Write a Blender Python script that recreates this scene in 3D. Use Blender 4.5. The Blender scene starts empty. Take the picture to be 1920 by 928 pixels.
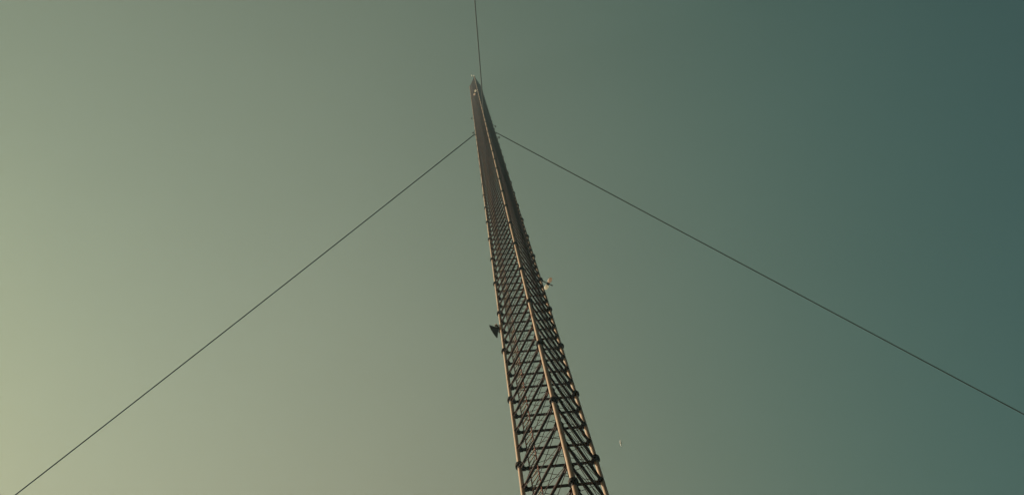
import bpy, math, random
from mathutils import Vector, Matrix

random.seed(7)
R = math.radians
SC = bpy.context.scene
COL = SC.collection

# ------------------------------------------------------------------ sizes
W = 2.0                       # width of one face of the mast (metres)
CAM_Z = 1.6
SEC = 2.1228 * W              # one flanged leg section
K0 = 5.0203                   # first flange level seen, in sections above the lens
BAY = SEC / 4
AZ = [R(150), R(270), R(30)]  # the three legs
RAD = W / math.sqrt(3)
LEG_R = 0.029 * W
LEVEL_OFF = -0.04 * SEC       # braces sit a little below the flange


def zk(k):
    return CAM_Z + k * SEC


def leg_xy(i, r=RAD):
    return Vector((r * math.cos(AZ[i]), r * math.sin(AZ[i]), 0))


FLANGE_LO, FLANGE_HI = -5, 35
Z_BASE = zk(K0 + FLANGE_LO)
Z_TOP = zk(K0 + FLANGE_HI)


# ------------------------------------------------------------------ materials
def new_mat(name):
    m = bpy.data.materials.new(name)
    m.use_nodes = True
    nt = m.node_tree
    b = nt.nodes['Principled BSDF']
    return m, nt, b


def worn_mat(name, ramp, scale=3.0, stretch=(1, 1, 1), rough=(0.6, 0.85), metal=0.0,
             bump=0.15, detail=6, spec=0.12):
    """A surface whose colour wanders between the ramp's colours."""
    m, nt, b = new_mat(name)
    N, L = nt.nodes, nt.links
    geo = N.new('ShaderNodeNewGeometry')
    mp = N.new('ShaderNodeMapping')
    mp.inputs['Scale'].default_value = stretch
    L.new(geo.outputs['Position'], mp.inputs['Vector'])
    n1 = N.new('ShaderNodeTexNoise')
    n1.inputs['Scale'].default_value = scale
    n1.inputs['Detail'].default_value = detail
    n1.inputs['Roughness'].default_value = 0.62
    L.new(mp.outputs['Vector'], n1.inputs['Vector'])
    cr = N.new('ShaderNodeValToRGB')
    el = cr.color_ramp.elements
    while len(el) < len(ramp):
        el.new(0.5)
    for e, (p, c) in zip(el, ramp):
        e.position = p
        e.color = (*c, 1)
    L.new(n1.outputs['Fac'], cr.inputs['Fac'])
    L.new(cr.outputs['Color'], b.inputs['Base Color'])
    n2 = N.new('ShaderNodeTexNoise')
    n2.inputs['Scale'].default_value = scale * 9
    n2.inputs['Detail'].default_value = 4
    L.new(geo.outputs['Position'], n2.inputs['Vector'])
    mr = N.new('ShaderNodeMapRange')
    mr.inputs['To Min'].default_value = rough[0]
    mr.inputs['To Max'].default_value = rough[1]
    L.new(n2.outputs['Fac'], mr.inputs['Value'])
    L.new(mr.outputs['Result'], b.inputs['Roughness'])
    bp = N.new('ShaderNodeBump')
    bp.inputs['Strength'].default_value = bump
    bp.inputs['Distance'].default_value = 0.01
    L.new(n2.outputs['Fac'], bp.inputs['Height'])
    L.new(bp.outputs['Normal'], b.inputs['Normal'])
    b.inputs['Metallic'].default_value = metal
    b.inputs['Specular IOR Level'].default_value = spec
    return m


M_LEG = worn_mat('leg_paint', [(0.28, (.15, .08, .045)), (0.4, (.31, .235, .165)), (0.6, (.36, .285, .21)),
                               (0.74, (.25, .155, .095))], scale=2.2, stretch=(1, 1, .45))
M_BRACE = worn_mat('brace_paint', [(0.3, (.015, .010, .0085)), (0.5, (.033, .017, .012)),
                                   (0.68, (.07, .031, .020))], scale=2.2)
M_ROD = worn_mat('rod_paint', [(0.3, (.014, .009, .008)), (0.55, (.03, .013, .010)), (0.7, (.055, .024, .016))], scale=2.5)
M_FLANGE = worn_mat('flange_steel', [(0.3, (.012, .011, .010)), (0.7, (.03, .022, .018))], scale=4)
M_RAIL = worn_mat('ladder_paint', [(0.3, (.08, .026, .019)), (0.55, (.16, .052, .036)), (0.75, (.13, .06, .04))], scale=2.5)
M_RUNG = worn_mat('rung_steel', [(0.3, (.26, .2, .14)), (0.7, (.42, .34, .25))], scale=5, metal=0.2)
M_CABLE = worn_mat('cable_jacket', [(0.3, (.018, .018, .018)), (0.7, (.035, .034, .032))], scale=3)
M_WIRE = worn_mat('guy_wire_steel', [(0.3, (.010, .012, .010)), (0.7, (.022, .025, .021))], scale=6, metal=0.0)
M_DISH = worn_mat('dish_shell', [(0.3, (.03, .032, .027)), (0.7, (.06, .06, .05))], scale=3)
M_WHITE = worn_mat('white_radome', [(0.3, (.80, .78, .70)), (0.7, (.86, .85, .78))], scale=5, bump=.05)
M_PINK = worn_mat('faded_red_radome', [(0.3, (.74, .62, .52)), (0.7, (.82, .74, .66))], scale=5, bump=.05)


def let_light_through(m, amount):
    """Thin plastic shell: part of the sunlight on it comes out on the far side."""
    nt = m.node_tree
    b = nt.nodes['Principled BSDF']
    tr = nt.nodes.new('ShaderNodeBsdfTranslucent')
    mx = nt.nodes.new('ShaderNodeMixShader')
    mx.inputs[0].default_value = amount
    src = b.inputs['Base Color'].links[0].from_socket
    nt.links.new(src, tr.inputs['Color'])
    nt.links.new(b.outputs[0], mx.inputs[1])
    nt.links.new(tr.outputs[0], mx.inputs[2])
    nt.links.new(mx.outputs[0], nt.nodes['Material Output'].inputs['Surface'])


let_light_through(M_WHITE, .6)
let_light_through(M_PINK, .5)
M_CLAMP = worn_mat('clamp_galvanised', [(0.3, (.30, .24, .18)), (0.7, (.55, .47, .38))], scale=6, metal=.3)
M_CONC = worn_mat('concrete', [(0.3, (.22, .21, .19)), (0.7, (.36, .34, .31))], scale=4)
M_GROUND = worn_mat('dry_grass_ground', [(0.3, (.012, .015, .008)), (0.5, (.020, .022, .012)),
                                         (0.7, (.035, .032, .02))], scale=.25, rough=(.85, 1))


# ------------------------------------------------------------------ mesh helpers
class MB:
    def __init__(self):
        self.v, self.f, self.smooth = [], [], []

    def ring_tube(self, pts, radii, n=8, caps=True):
        pts = [Vector(p) for p in pts]
        base = len(self.v)
        m = len(pts)
        ref = None
        for i, p in enumerate(pts):
            d = (pts[min(i + 1, m - 1)] - pts[max(i - 1, 0)]).normalized()
            if ref is None:
                ref = Vector((0, 0, 1)) if abs(d.z) < .9 else Vector((1, 0, 0))
            u = d.cross(ref).normalized()
            w = d.cross(u).normalized()
            r = radii[i] if isinstance(radii, (list, tuple)) else radii
            for k in range(n):
                a = 2 * math.pi * k / n
                self.v.append(p + (u * math.cos(a) + w * math.sin(a)) * r)
        for i in range(m - 1):
            for k in range(n):
                a = base + i * n + k
                b = base + i * n + (k + 1) % n
                self.f.append((a, b, b + n, a + n))
                self.smooth.append(n > 5)
        if caps:
            e = len(self.v)          # own vertices, so the caps do not bend the side's normals
            self.v += [v.copy() for v in self.v[base:base + n]]
            self.v += [v.copy() for v in self.v[base + (m - 1) * n:base + m * n]]
            self.f.append(tuple(e + k for k in range(n))[::-1])
            self.f.append(tuple(e + n + k for k in range(n)))
            self.smooth += [False, False]
        return self

    def tube(self, a, b, r, n=8):
        return self.ring_tube([a, b], r, n)

    def box(self, c, ax, ay, az):
        """Box centred at c with half-axes ax, ay, az (vectors)."""
        c, ax, ay, az = Vector(c), Vector(ax), Vector(ay), Vector(az)
        i = len(self.v)
        for sx in (-1, 1):
            for sy in (-1, 1):
                for sz in (-1, 1):
                    self.v.append(c + ax * sx + ay * sy + az * sz)
        for q in ((0, 1, 3, 2), (4, 6, 7, 5), (0, 4, 5, 1), (2, 3, 7, 6), (0, 2, 6, 4), (1, 5, 7, 3)):
            self.f.append(tuple(i + k for k in q))
            self.smooth.append(False)
        return self

    def mesh(self, name, mat):
        me = bpy.data.meshes.new(name)
        me.from_pydata([tuple(v) for v in self.v], [], self.f)
        me.polygons.foreach_set('use_smooth', self.smooth)
        me.materials.append(mat)
        me.update()
        return me

    def build(self, name, mat, parent=None, loc=(0, 0, 0)):
        return add(name, self.mesh(name, mat), parent, loc)


def add(name, me, parent=None, loc=(0, 0, 0)):
    o = bpy.data.objects.new(name, me)
    COL.objects.link(o)
    o.location = loc
    if parent:
        o.parent = parent
    return o


def tag(o, label=None, cat=None, group=None, kind=None):
    if label:
        o['label'] = label
    if cat:
        o['category'] = cat
    if group:
        o['group'] = group
    if kind:
        o['kind'] = kind
    return o


def empty(name, loc, rz=0.0):
    o = bpy.data.objects.new(name, None)
    COL.objects.link(o)
    o.location = loc
    o.rotation_euler = (0, 0, rz)
    o.empty_display_size = .3
    return o


def copy_tree(o, parent=None):
    c = o.copy()
    COL.objects.link(c)
    c.parent = parent
    for ch in list(o.children):
        copy_tree(ch, c)
    return c


# ------------------------------------------------------------------ ground
g = MB()
S = 6000.0
g.v = [Vector((-S, -S, 0)), Vector((S, -S, 0)), Vector((S, S, 0)), Vector((-S, S, 0))]
g.f = [(0, 1, 2, 3)]
g.smooth = [False]
tag(g.build('ground', M_GROUND), kind='structure')

# ------------------------------------------------------------------ the mast
mast = empty('lattice_mast', (0, 0, 0))
tag(mast, 'tall three legged lattice radio mast of rusty braces and sunlit pale legs', 'mast')

# concrete pier under the mast
m = MB()
m.ring_tube([(0, 0, -.6), (0, 0, Z_BASE - .03)], [1.9, 1.7], 24)
m.build('base_pier', M_CONC, mast)

for i in range(3):
    p = leg_xy(i)
    MB().ring_tube([(p.x, p.y, Z_BASE), (p.x, p.y, Z_TOP)], LEG_R, 20).build('leg', M_LEG, mast)


# flanges: two bolted plates round the leg
def flange_mesh():
    mb = MB()
    rr = .057 * W
    mb.ring_tube([(0, 0, -.055), (0, 0, -.006)], rr, 20)
    mb.ring_tube([(0, 0, .006), (0, 0, .055)], rr, 20)
    mb.ring_tube([(0, 0, -.17), (0, 0, -.055)], [LEG_R * 1.04, LEG_R * 1.25], 16, caps=False)
    for k in range(8):
        a = k * math.pi / 4
        q = Vector((math.cos(a), math.sin(a), 0)) * (.047 * W)
        mb.tube(q + Vector((0, 0, -.085)), q + Vector((0, 0, .085)), .011, 6)
    return mb


fl_me = flange_mesh().mesh('flange', M_FLANGE)
rest = MB()
n_fl = 0
for n in range(FLANGE_LO + 1, FLANGE_HI + 1):
    for i in range(3):
        p = leg_xy(i)
        z = zk(K0 + n)
        if n >= -1 and n_fl < 100:
            add('flange', fl_me, mast, (p.x, p.y, z))
            n_fl += 1
        else:
            rr = .057 * W
            rest.ring_tube([(p.x, p.y, z - .055), (p.x, p.y, z + .055)], rr, 16)
tag(rest.build('flange', M_FLANGE, mast), kind='stuff')

# horizontal braces and crossed tie rods of the three faces
FACES = [(0, 1), (1, 2), (2, 0)]
BR_R = 0.0195 * W
ROD_R = 0.0043 * W


def brace_into(mb, i, j, z, n=8):
    a, b = leg_xy(i), leg_xy(j)
    d = (b - a).normalized()
    a2, b2 = a + d * LEG_R * .9, b - d * LEG_R * .9
    zz = Vector((0, 0, z))
    mb.tube(a2 + zz, b2 + zz, BR_R, n)
    s = Vector((-d.y, d.x, 0))
    for c, sg in ((a2, 1), (b2, -1)):        # gusset plates at the leg
        mb.box(c + d * sg * .085 + zz, d * .095, s * .008, Vector((0, 0, .085)))
        mb.box(c + d * sg * .045 + zz, d * .05, s * .065, Vector((0, 0, .010)))


def rod_into(mb, i, j, z0, z1, side, n=6):
    a, b = leg_xy(i), leg_xy(j)
    d = (b - a).normalized()
    s = Vector((-d.y, d.x, 0)) * side * ROD_R * 1.05
    mb.tube(a + d * .10 + s + Vector((0, 0, z0)), b - d * .10 + s + Vector((0, 0, z1)), ROD_R, n)


brace_me, rod_me = [], []
for (i, j) in FACES:
    mb = MB()
    brace_into(mb, i, j, 0, 10)
    brace_me.append(mb.mesh('brace', M_BRACE))
    pair = []
    for side, (z0, z1) in ((1, (.06, BAY - .06)), (-1, (BAY - .06, .06))):
        mb = MB()
        rod_into(mb, i, j, z0, z1, side)
        pair.append(mb.mesh('tie_rod', M_ROD))
    rod_me.append(pair)

rest_b, rest_r = MB(), MB()
nb = nr = 0
for j in range(4 * FLANGE_LO + 1, 4 * FLANGE_HI + 1):
    z = zk(K0 + j / 4) + LEVEL_OFF
    seen = j >= -4
    for f, (a, b) in enumerate(FACES):
        if seen and nb < 99:
            add('brace', brace_me[f], mast, (0, 0, z))
            nb += 1
        else:
            brace_into(rest_b, a, b, z, 7)
        if j == 4 * FLANGE_HI:
            continue
        for s in range(2):
            if seen and nr < 96:
                add('tie_rod', rod_me[f][s], mast, (0, 0, z))
                nr += 1
            else:
                rod_into(rest_r, a, b, z + (.06, BAY - .06)[s], z + (BAY - .06, .06)[s], (1, -1)[s], 4)
tag(rest_b.build('brace', M_BRACE, mast), kind='stuff')
tag(rest_r.build('tie_rod', M_ROD, mast), kind='stuff')

# climbing ladder inside the lattice beside one leg
lad = empty('ladder', (0, 0, 0))
lad.parent = mast
pL, pC, pR = leg_xy(0), leg_xy(1), leg_xy(2)
ra = pL + (pR - pL) * .125 + Vector((0, -.05, 0))
rb = ra + (pC - pL) * .165 + Vector((.03, 0, 0))
for q in (ra, rb):
    MB().tube((q.x, q.y, Z_BASE + .2), (q.x, q.y, Z_TOP - .3), .0085 * W, 8).build('rail', M_RAIL, lad)
mb = MB()
dz = BAY / 4
mb.tube(ra, rb, .0072 * W, 6)
rung_me = mb.mesh('rung', M_RUNG)
rest = MB()
nrun = 0
z = Z_BASE + .5
while z < Z_TOP - .4:
    if z > zk(3.9) and nrun < 100:
        add('rung', rung_me, lad, (0, 0, z))
        nrun += 1
    else:
        rest.tube(ra + Vector((0, 0, z)), rb + Vector((0, 0, z)), .0072 * W, 4)
    z += dz
tag(rest.build('rung', M_RUNG, lad), kind='stuff')
# brackets that hold the ladder to the nearby face
mb = MB()
for j in range(2 * FLANGE_LO + 1, 2 * FLANGE_HI):
    zz = Vector((0, 0, zk(K0 + j / 2) + LEVEL_OFF + .03))
    mb.tube(ra + zz, ra + Vector((-.12, .10, 0)) + zz, .012, 5)
    mb.tube(rb + zz, rb + Vector((-.16, -.03, 0)) + zz, .012, 5)
mb.build('bracket', M_RAIL, lad)

# feeder cables run up inside the far face
for q in ((.60, .05), (.635, .05), (.67, .045)):
    c = pL + (pR - pL) * q[0] + Vector((0, -q[1] * W * .5, 0))
    MB().tube((c.x, c.y, Z_BASE + .2), (c.x, c.y, zk(30)), .016, 7).build('feeder_cable', M_CABLE, mast)

# top frame
mb = MB()
for (i, j) in FACES:
    brace_into(mb, i, j, Z_TOP - .02)
for i in range(3):
    p = leg_xy(i)
    mb.tube((p.x, p.y, Z_TOP - .03), (0, 0, Z_TOP - .03), .035, 6)
mb.ring_tube([(0, 0, Z_TOP - .05), (0, 0, Z_TOP + .03)], .5, 20)
mb.build('top_frame', M_BRACE, mast)


# ------------------------------------------------------------------ guy wires
K_GUY = 22.45


def guy(label, i, az, r0, slope, sag, length_vis):
    d = Vector((math.cos(az), math.sin(az), 0))
    root = empty('guy_wire', (0, 0, 0))
    tag(root, label, 'guy wire', 'steel guy wires staying the mast')
    p0 = leg_xy(i, r0)
    z0 = zk(K_GUY)
    pts, x, zc = [], 0.0, z0
    while True:
        s = slope - 2 * sag * min(x, length_vis)
        pts.append((p0.x + d.x * x, p0.y + d.y * x, zc))
        if zc <= .35:
            break
        st = 1.5
        x += st
        zc -= s * st
    MB().ring_tube(pts, WIRE_R, 8).build('wire', M_WIRE, root)
    # shackle lug at the mast, anchor at the ground
    lug = MB()
    pl = leg_xy(i)
    lug.ring_tube([(pl.x, pl.y, z0 - .12), (pl.x, pl.y, z0 + .12)], LEG_R * 1.35, 16)
    lug.box((pl + p0) / 2 + Vector((0, 0, z0)), (p0 - pl) / 2 + d * .02,
            Vector((-d.y, d.x, 0)) * .012, Vector((0, 0, .06)))
    lug.build('shackle', M_FLANGE, root)
    e = Vector(pts[-1])
    an = MB()
    an.tube(e + Vector((0, 0, .05)) - d * .1, e + d * 1.2 + Vector((0, 0, -.7)), .045, 8)
    an.build('anchor_rod', M_FLANGE, root)
    return root


WIRE_R = 0.0265 * W
GUYS = [
    ('steel guy wire running down to the lower left of the mast', 0, AZ[0], RAD + .12, .66, .00135, 46),
    ('steel guy wire running down to the right edge from the mast', 2, AZ[2], RAD + .12, .53, .0004, 50),
    ('steel guy wire passing overhead at the top of the photo', 1, AZ[1] - R(.55), RAD + .12, .58, .0008, 50),
]
for gx in GUYS:
    guy(*gx)


# ------------------------------------------------------------------ dish on the left leg
def at_leg(i, k, out=0.0):
    p = leg_xy(i, RAD + out)
    return Vector((p.x, p.y, zk(k)))


az_d = math.atan2(.47, -.88)
dish = empty('dish_antenna', at_leg(0, K0 + 2.63), az_d)
dish.scale = (.92, .88, .88)
tag(dish, 'dark cone shaped dish antenna clamped to the left leg of the mast', 'dish antenna')
mb = MB()
prof = [(.235, .318), (.245, .328), (.22, .31), (.16, .235), (.10, .155), (.04, .085), (.015, .06)]
o = LEG_R
mb.ring_tube([(o + .09 + x, 0, 0) for x, r in prof], [r for x, r in prof], 32)
mb.build('reflector', M_DISH, dish)
mb = MB()
mb.ring_tube([(o + .328, 0, 0), (o + .345, 0, 0), (o + .355, 0, 0)], [.312, .28, .12], 32)
mb.build('radome', M_DISH, dish)
mb = MB()
mb.tube((-o * .2, 0, 0), (o + .14, 0, 0), .045, 10)
mb.box((o + .07, 0, 0), (.02, 0, 0), (0, .11, 0), (0, 0, .11))
mb.build('mount_arm', M_FLANGE, dish)
for s in (-1, 1):
    mb = MB()
    mb.ring_tube([(0, 0, s * .13 - .03), (0, 0, s * .13 + .03)], LEG_R * 1.25, 16)
    mb.tube((o * .8, s * .05, s * .13), (o + .10, s * .10, s * .1), .022, 8)
    mb.box((o + .10, s * .145, s * .06), (.05, 0, 0), (0, .05, 0), (0, 0, .05))
    mb.build('clamp', M_CLAMP, dish)


# ------------------------------------------------------------------ twin lobed side antennas
def side_antenna(i, k):
    a = empty('side_antenna', at_leg(i, k), AZ[i])
    mb = MB()
    mb.tube((0, 0, 0), (LEG_R + .56, 0, 0), .022, 8)
    mb.build('boom', M_FLANGE, a)
    mb = MB()
    mb.ring_tube([(0, 0, -.07), (0, 0, .07)], LEG_R * 1.22, 16)
    mb.build('clamp', M_FLANGE, a)
    mb = MB()
    x = LEG_R + .33
    mb.ring_tube([(x, -.055, 0), (x, .055, 0)], .062, 12)
    mb.build('hub', M_FLANGE, a)
    for s, mt in ((1, M_WHITE), (-1, M_PINK)):
        mb = MB()
        ys = [.05, .08, .13, .19, .25, .29, .31]
        rs = [.04, .066, .086, .09, .076, .048, .01]
        mb.ring_tube([(x, s * y, 0) for y in ys], rs, 14, caps=False)
        ob = mb.build('lobe', mt, a)
        tag(ob, 'white lobe' if s > 0 else 'pale pink lobe')
    return a


sa = side_antenna(2, K0 + 4)
tag(sa, 'twin lobed side antenna on a short arm off the right leg', 'antenna', 'twin lobed antennas on the mast')
sb = copy_tree(sa)
sb.location = at_leg(1, K0 + 25)
sb.rotation_euler = (0, 0, R(200))
sb.scale = (1.35, 1.35, 1.35)
tag(sb, 'twin lobed antenna high on the middle leg just under the mast top', 'antenna')


# ------------------------------------------------------------------ small marker lamps on arms
def marker(i, k, s=1.0):
    a = empty('marker_lamp', at_leg(i, k), AZ[i])
    mb = MB()
    mb.tube((0, 0, 0), (LEG_R + .26 * s, 0, 0), .016, 6)
    mb.build('bracket', M_FLANGE, a)
    mb = MB()
    x = LEG_R + .28 * s
    hs = [-.10, -.07, -.02, .04, .09, .115]
    rs = [.055, .085, .1, .095, .06, .015]
    mb.ring_tube([(x, 0, h * s) for h in hs], [r * s for r in rs], 14)
    mb.build('lamp_body', M_DISH, a)
    return a


ma = marker(0, 22.95)
tag(ma, 'small dark round lamp beside the left guy wire fixing', 'lamp', 'small marker lamps on the mast')
for i, k, lb in ((2, 21.6, 'small lamp just below the right guy wire fixing'),
                 (0, 26.6, 'small lamp on the left leg well above the guy wire fixing'),
                 (2, 24.0, 'small lamp just above the right guy wire fixing')):
    c = copy_tree(ma)
    c.location = at_leg(i, k)
    c.rotation_euler = (0, 0, AZ[i])
    tag(c, lb, 'lamp')

# ------------------------------------------------------------------ aerials on the very top
top = empty('top_aerial', at_leg(1, K0 + FLANGE_HI) + Vector((0, 0, .05)), R(200))
tag(top, 'pale forked aerial standing on the very tip of the mast', 'antenna')
mb = MB()
mb.tube((0, 0, 0), (0, 0, .5), .05, 8)
mb.tube((-.05, 0, .4), (.5, 0, .45), .035, 8)
mb.build('mount', M_CLAMP, top)
for x, y in ((.12, 0.03), (.5, -.02)):
    mb = MB()
    mb.ring_tube([(x, y, .42), (x, y, .6), (x, y, 2.1), (x, y, 2.2)], [.08, .10, .09, .03], 10)
    mb.build('rod', M_WHITE, top)

# ------------------------------------------------------------------ haze in the air
HAZE = 0.0006
m, nt, b = new_mat('haze_air')
nt.nodes.remove(b)
pv = nt.nodes.new('ShaderNodeVolumePrincipled')
pv.inputs['Color'].default_value = (.45, .72, .85, 1)
pv.inputs['Density'].default_value = HAZE
pv.inputs['Anisotropy'].default_value = 0.3
nt.links.new(pv.outputs[0], nt.nodes['Material Output'].inputs['Volume'])
mb = MB()
mb.box((0, 0, (Z_TOP + 10 - 2) / 2), (420, 0, 0), (0, 420, 0), (0, 0, (Z_TOP + 12) / 2))
tag(mb.build('haze', m), kind='stuff')

# ------------------------------------------------------------------ camera
F_PX = 1680.0
yaw, pit, rol = 0.143436898077684, 1.3216940404220765, -0.2224620201109629
fw = Vector((math.sin(yaw) * math.cos(pit), math.cos(yaw) * math.cos(pit), math.sin(pit)))
rt = Vector((math.cos(yaw), -math.sin(yaw), 0))
up = rt.cross(fw)
c_, s_ = math.cos(rol), math.sin(rol)
rt, up = rt * c_ + up * s_, up * c_ - rt * s_
cam = bpy.data.cameras.new('camera')
co = bpy.data.objects.new('camera', cam)
COL.objects.link(co)
mat = Matrix((rt, up, -fw)).transposed().to_4x4()
mat.translation = Vector((-0.7737278 * W, -5.3317559 * W, CAM_Z))
co.matrix_world = mat
cam.sensor_fit = 'HORIZONTAL'
cam.sensor_width = 36.0
cam.lens = F_PX / 1920 * 36
cam.clip_start = .1
cam.clip_end = 20000
SC.camera = co

# ------------------------------------------------------------------ unidentified pale fleck in the sky, given a winged shape
M_FLECK = worn_mat('fleck_pale', [(0.3, (.62, .64, .60)), (0.7, (.80, .80, .76))], scale=8, bump=.05)
bdir = (fw + rt * ((1164 - 960) / F_PX) - up * ((830 - 464) / F_PX)).normalized()
bpos = Vector(mat.translation) + bdir * 125
wing = (up * .97 - rt * .12 + fw * .3).normalized()      # tilted, wings nearly edge on
nose = wing.cross(fw).normalized()
belly = wing.cross(nose).normalized()
bv = [nose * -.20, nose * -.07, Vector((0, 0, 0)), nose * .12, nose * .2,
      wing * .13 + belly * .03, wing * .31 + nose * .03, wing * .46 - nose * .05,
      wing * -.13 + belly * .03, wing * -.31 + nose * .03, wing * -.46 - nose * .05]
be = [(0, 1), (1, 2), (2, 3), (3, 4), (2, 5), (5, 6), (6, 7), (2, 8), (8, 9), (9, 10)]
br = [.03, .06, .08, .065, .04, .075, .07, .02, .075, .07, .02]
bm_ = bpy.data.meshes.new('sky_fleck')
bm_.from_pydata([tuple(v) for v in bv], be, [])
bm_.materials.append(M_FLECK)
sky_fleck = add('sky_fleck', bm_, None, bpos)
sk = sky_fleck.modifiers.new('skin', 'SKIN')
if not bm_.skin_vertices:
    with bpy.context.temp_override(object=sky_fleck, active_object=sky_fleck):
        bpy.ops.mesh.customdata_skin_add()
for q, r in zip(bm_.skin_vertices[0].data, br):
    q.radius = (r, r)
bm_.skin_vertices[0].data[2].use_root = True
sky_fleck.modifiers.new('smooth', 'SUBSURF').levels = 1
sky_fleck.modifiers['smooth'].render_levels = 1
tag(sky_fleck, 'tiny pale fleck alone in the sky right of the mast', 'sky_fleck')

# ------------------------------------------------------------------ sun and sky
SUN_AZ, SUN_EL = R(-74), R(32)      # azimuth from +y towards +x
sd = Vector((math.sin(SUN_AZ) * math.cos(SUN_EL), math.cos(SUN_AZ) * math.cos(SUN_EL), math.sin(SUN_EL)))
sl = bpy.data.lights.new('sun', 'SUN')
sl.energy = 5.0
sl.angle = R(.55)
sl.color = (1.0, .83, .62)
so = bpy.data.objects.new('sun', sl)
COL.objects.link(so)
so.rotation_euler = sd.to_track_quat('Z', 'Y').to_euler()
so.location = sd * 50

w = bpy.data.worlds.new('World')
SC.world = w
w.use_nodes = True
nt = w.node_tree
N, L = nt.nodes, nt.links
bg = N['Background']
sky = N.new('ShaderNodeTexSky')
sky.sky_type = 'NISHITA'
sky.sun_disc = False
sky.sun_elevation = SUN_EL
sky.sun_rotation = SUN_AZ
sky.altitude = 50
sky.air_density = 1.0
sky.dust_density = 0.8
sky.ozone_density = 1.5
EXPOSURE = 1.0
bg.inputs['Strength'].default_value = 0.1 / 2 ** EXPOSURE

# Hazy golden hour air: the clear sky is tinted by direction, warmest and
# brightest round the sun, deep teal on the far side.
TINT = [[-2.9063, -2.4631, -3.4343], [-4.5271, -1.0851, 0.126], [2.4568, 1.2966, 0.9781], [4.2471, 2.6739, 2.3786], [-3.8522, -0.5812, 0.6215]]   # const, x, y, z, sun angle
tc = N.new('ShaderNodeTexCoord')
nrm = N.new('ShaderNodeVectorMath')
nrm.operation = 'NORMALIZE'
L.new(tc.outputs['Generated'], nrm.inputs[0])


def math_node(op, a, b=None, c=None):
    n = N.new('ShaderNodeMath')
    n.operation = op
    for q, x in enumerate((a, b, c)):
        if x is None:
            continue
        if isinstance(x, (int, float)):
            n.inputs[q].default_value = x
        else:
            L.new(x, n.inputs[q])
    return n.outputs[0]


dsun = N.new('ShaderNodeVectorMath')
dsun.operation = 'DOT_PRODUCT'
dsun.inputs[1].default_value = sd
L.new(nrm.outputs[0], dsun.inputs[0])
sq = math_node('MULTIPLY', dsun.outputs['Value'], dsun.outputs['Value'])
sep = N.new('ShaderNodeSeparateXYZ')
L.new(nrm.outputs[0], sep.inputs[0])
zc = math_node('MAXIMUM', sep.outputs['Z'], .65)
comb = N.new('ShaderNodeCombineColor')
for ch in range(3):
    k = [row[ch] for row in TINT]
    e = math_node('MULTIPLY_ADD', sep.outputs['X'], k[1], k[0])
    e = math_node('MULTIPLY_ADD', sep.outputs['Y'], k[2], e)
    e = math_node('MULTIPLY_ADD', zc, k[3], e)
    e = math_node('MULTIPLY_ADD', sq, k[4], e)
    e = math_node('MINIMUM', math_node('MAXIMUM', e, -2.4), .82)
    L.new(math_node('EXPONENT', e), comb.inputs[ch])
mul = N.new('ShaderNodeMix')
mul.data_type = 'RGBA'
mul.blend_type = 'MULTIPLY'
mul.inputs[0].default_value = 1.0
L.new(sky.outputs['Color'], mul.inputs[6])
L.new(comb.outputs[0], mul.inputs[7])
hz = N.new('ShaderNodeTexNoise')
hz.inputs['Scale'].default_value = 2.6
hz.inputs['Detail'].default_value = 3
L.new(nrm.outputs[0], hz.inputs['Vector'])
hv = N.new('ShaderNodeMapRange')
hv.inputs['From Min'].default_value = .3
hv.inputs['From Max'].default_value = .7
hv.inputs['To Min'].default_value = .965
hv.inputs['To Max'].default_value = 1.035
L.new(hz.outputs['Fac'], hv.inputs['Value'])
vs = N.new('ShaderNodeVectorMath')
vs.operation = 'SCALE'
L.new(mul.outputs[2], vs.inputs[0])
L.new(hv.outputs['Result'], vs.inputs['Scale'])
L.new(vs.outputs[0], bg.inputs['Color'])

SC.render.engine = 'CYCLES'
SC.cycles.use_denoising = True
SC.cycles.max_bounces = 6
SC.view_settings.view_transform = 'Standard'
SC.view_settings.look = 'None'
SC.view_settings.exposure = EXPOSURE
SC.view_settings.gamma = 1
SC.view_settings.use_curve_mapping = False
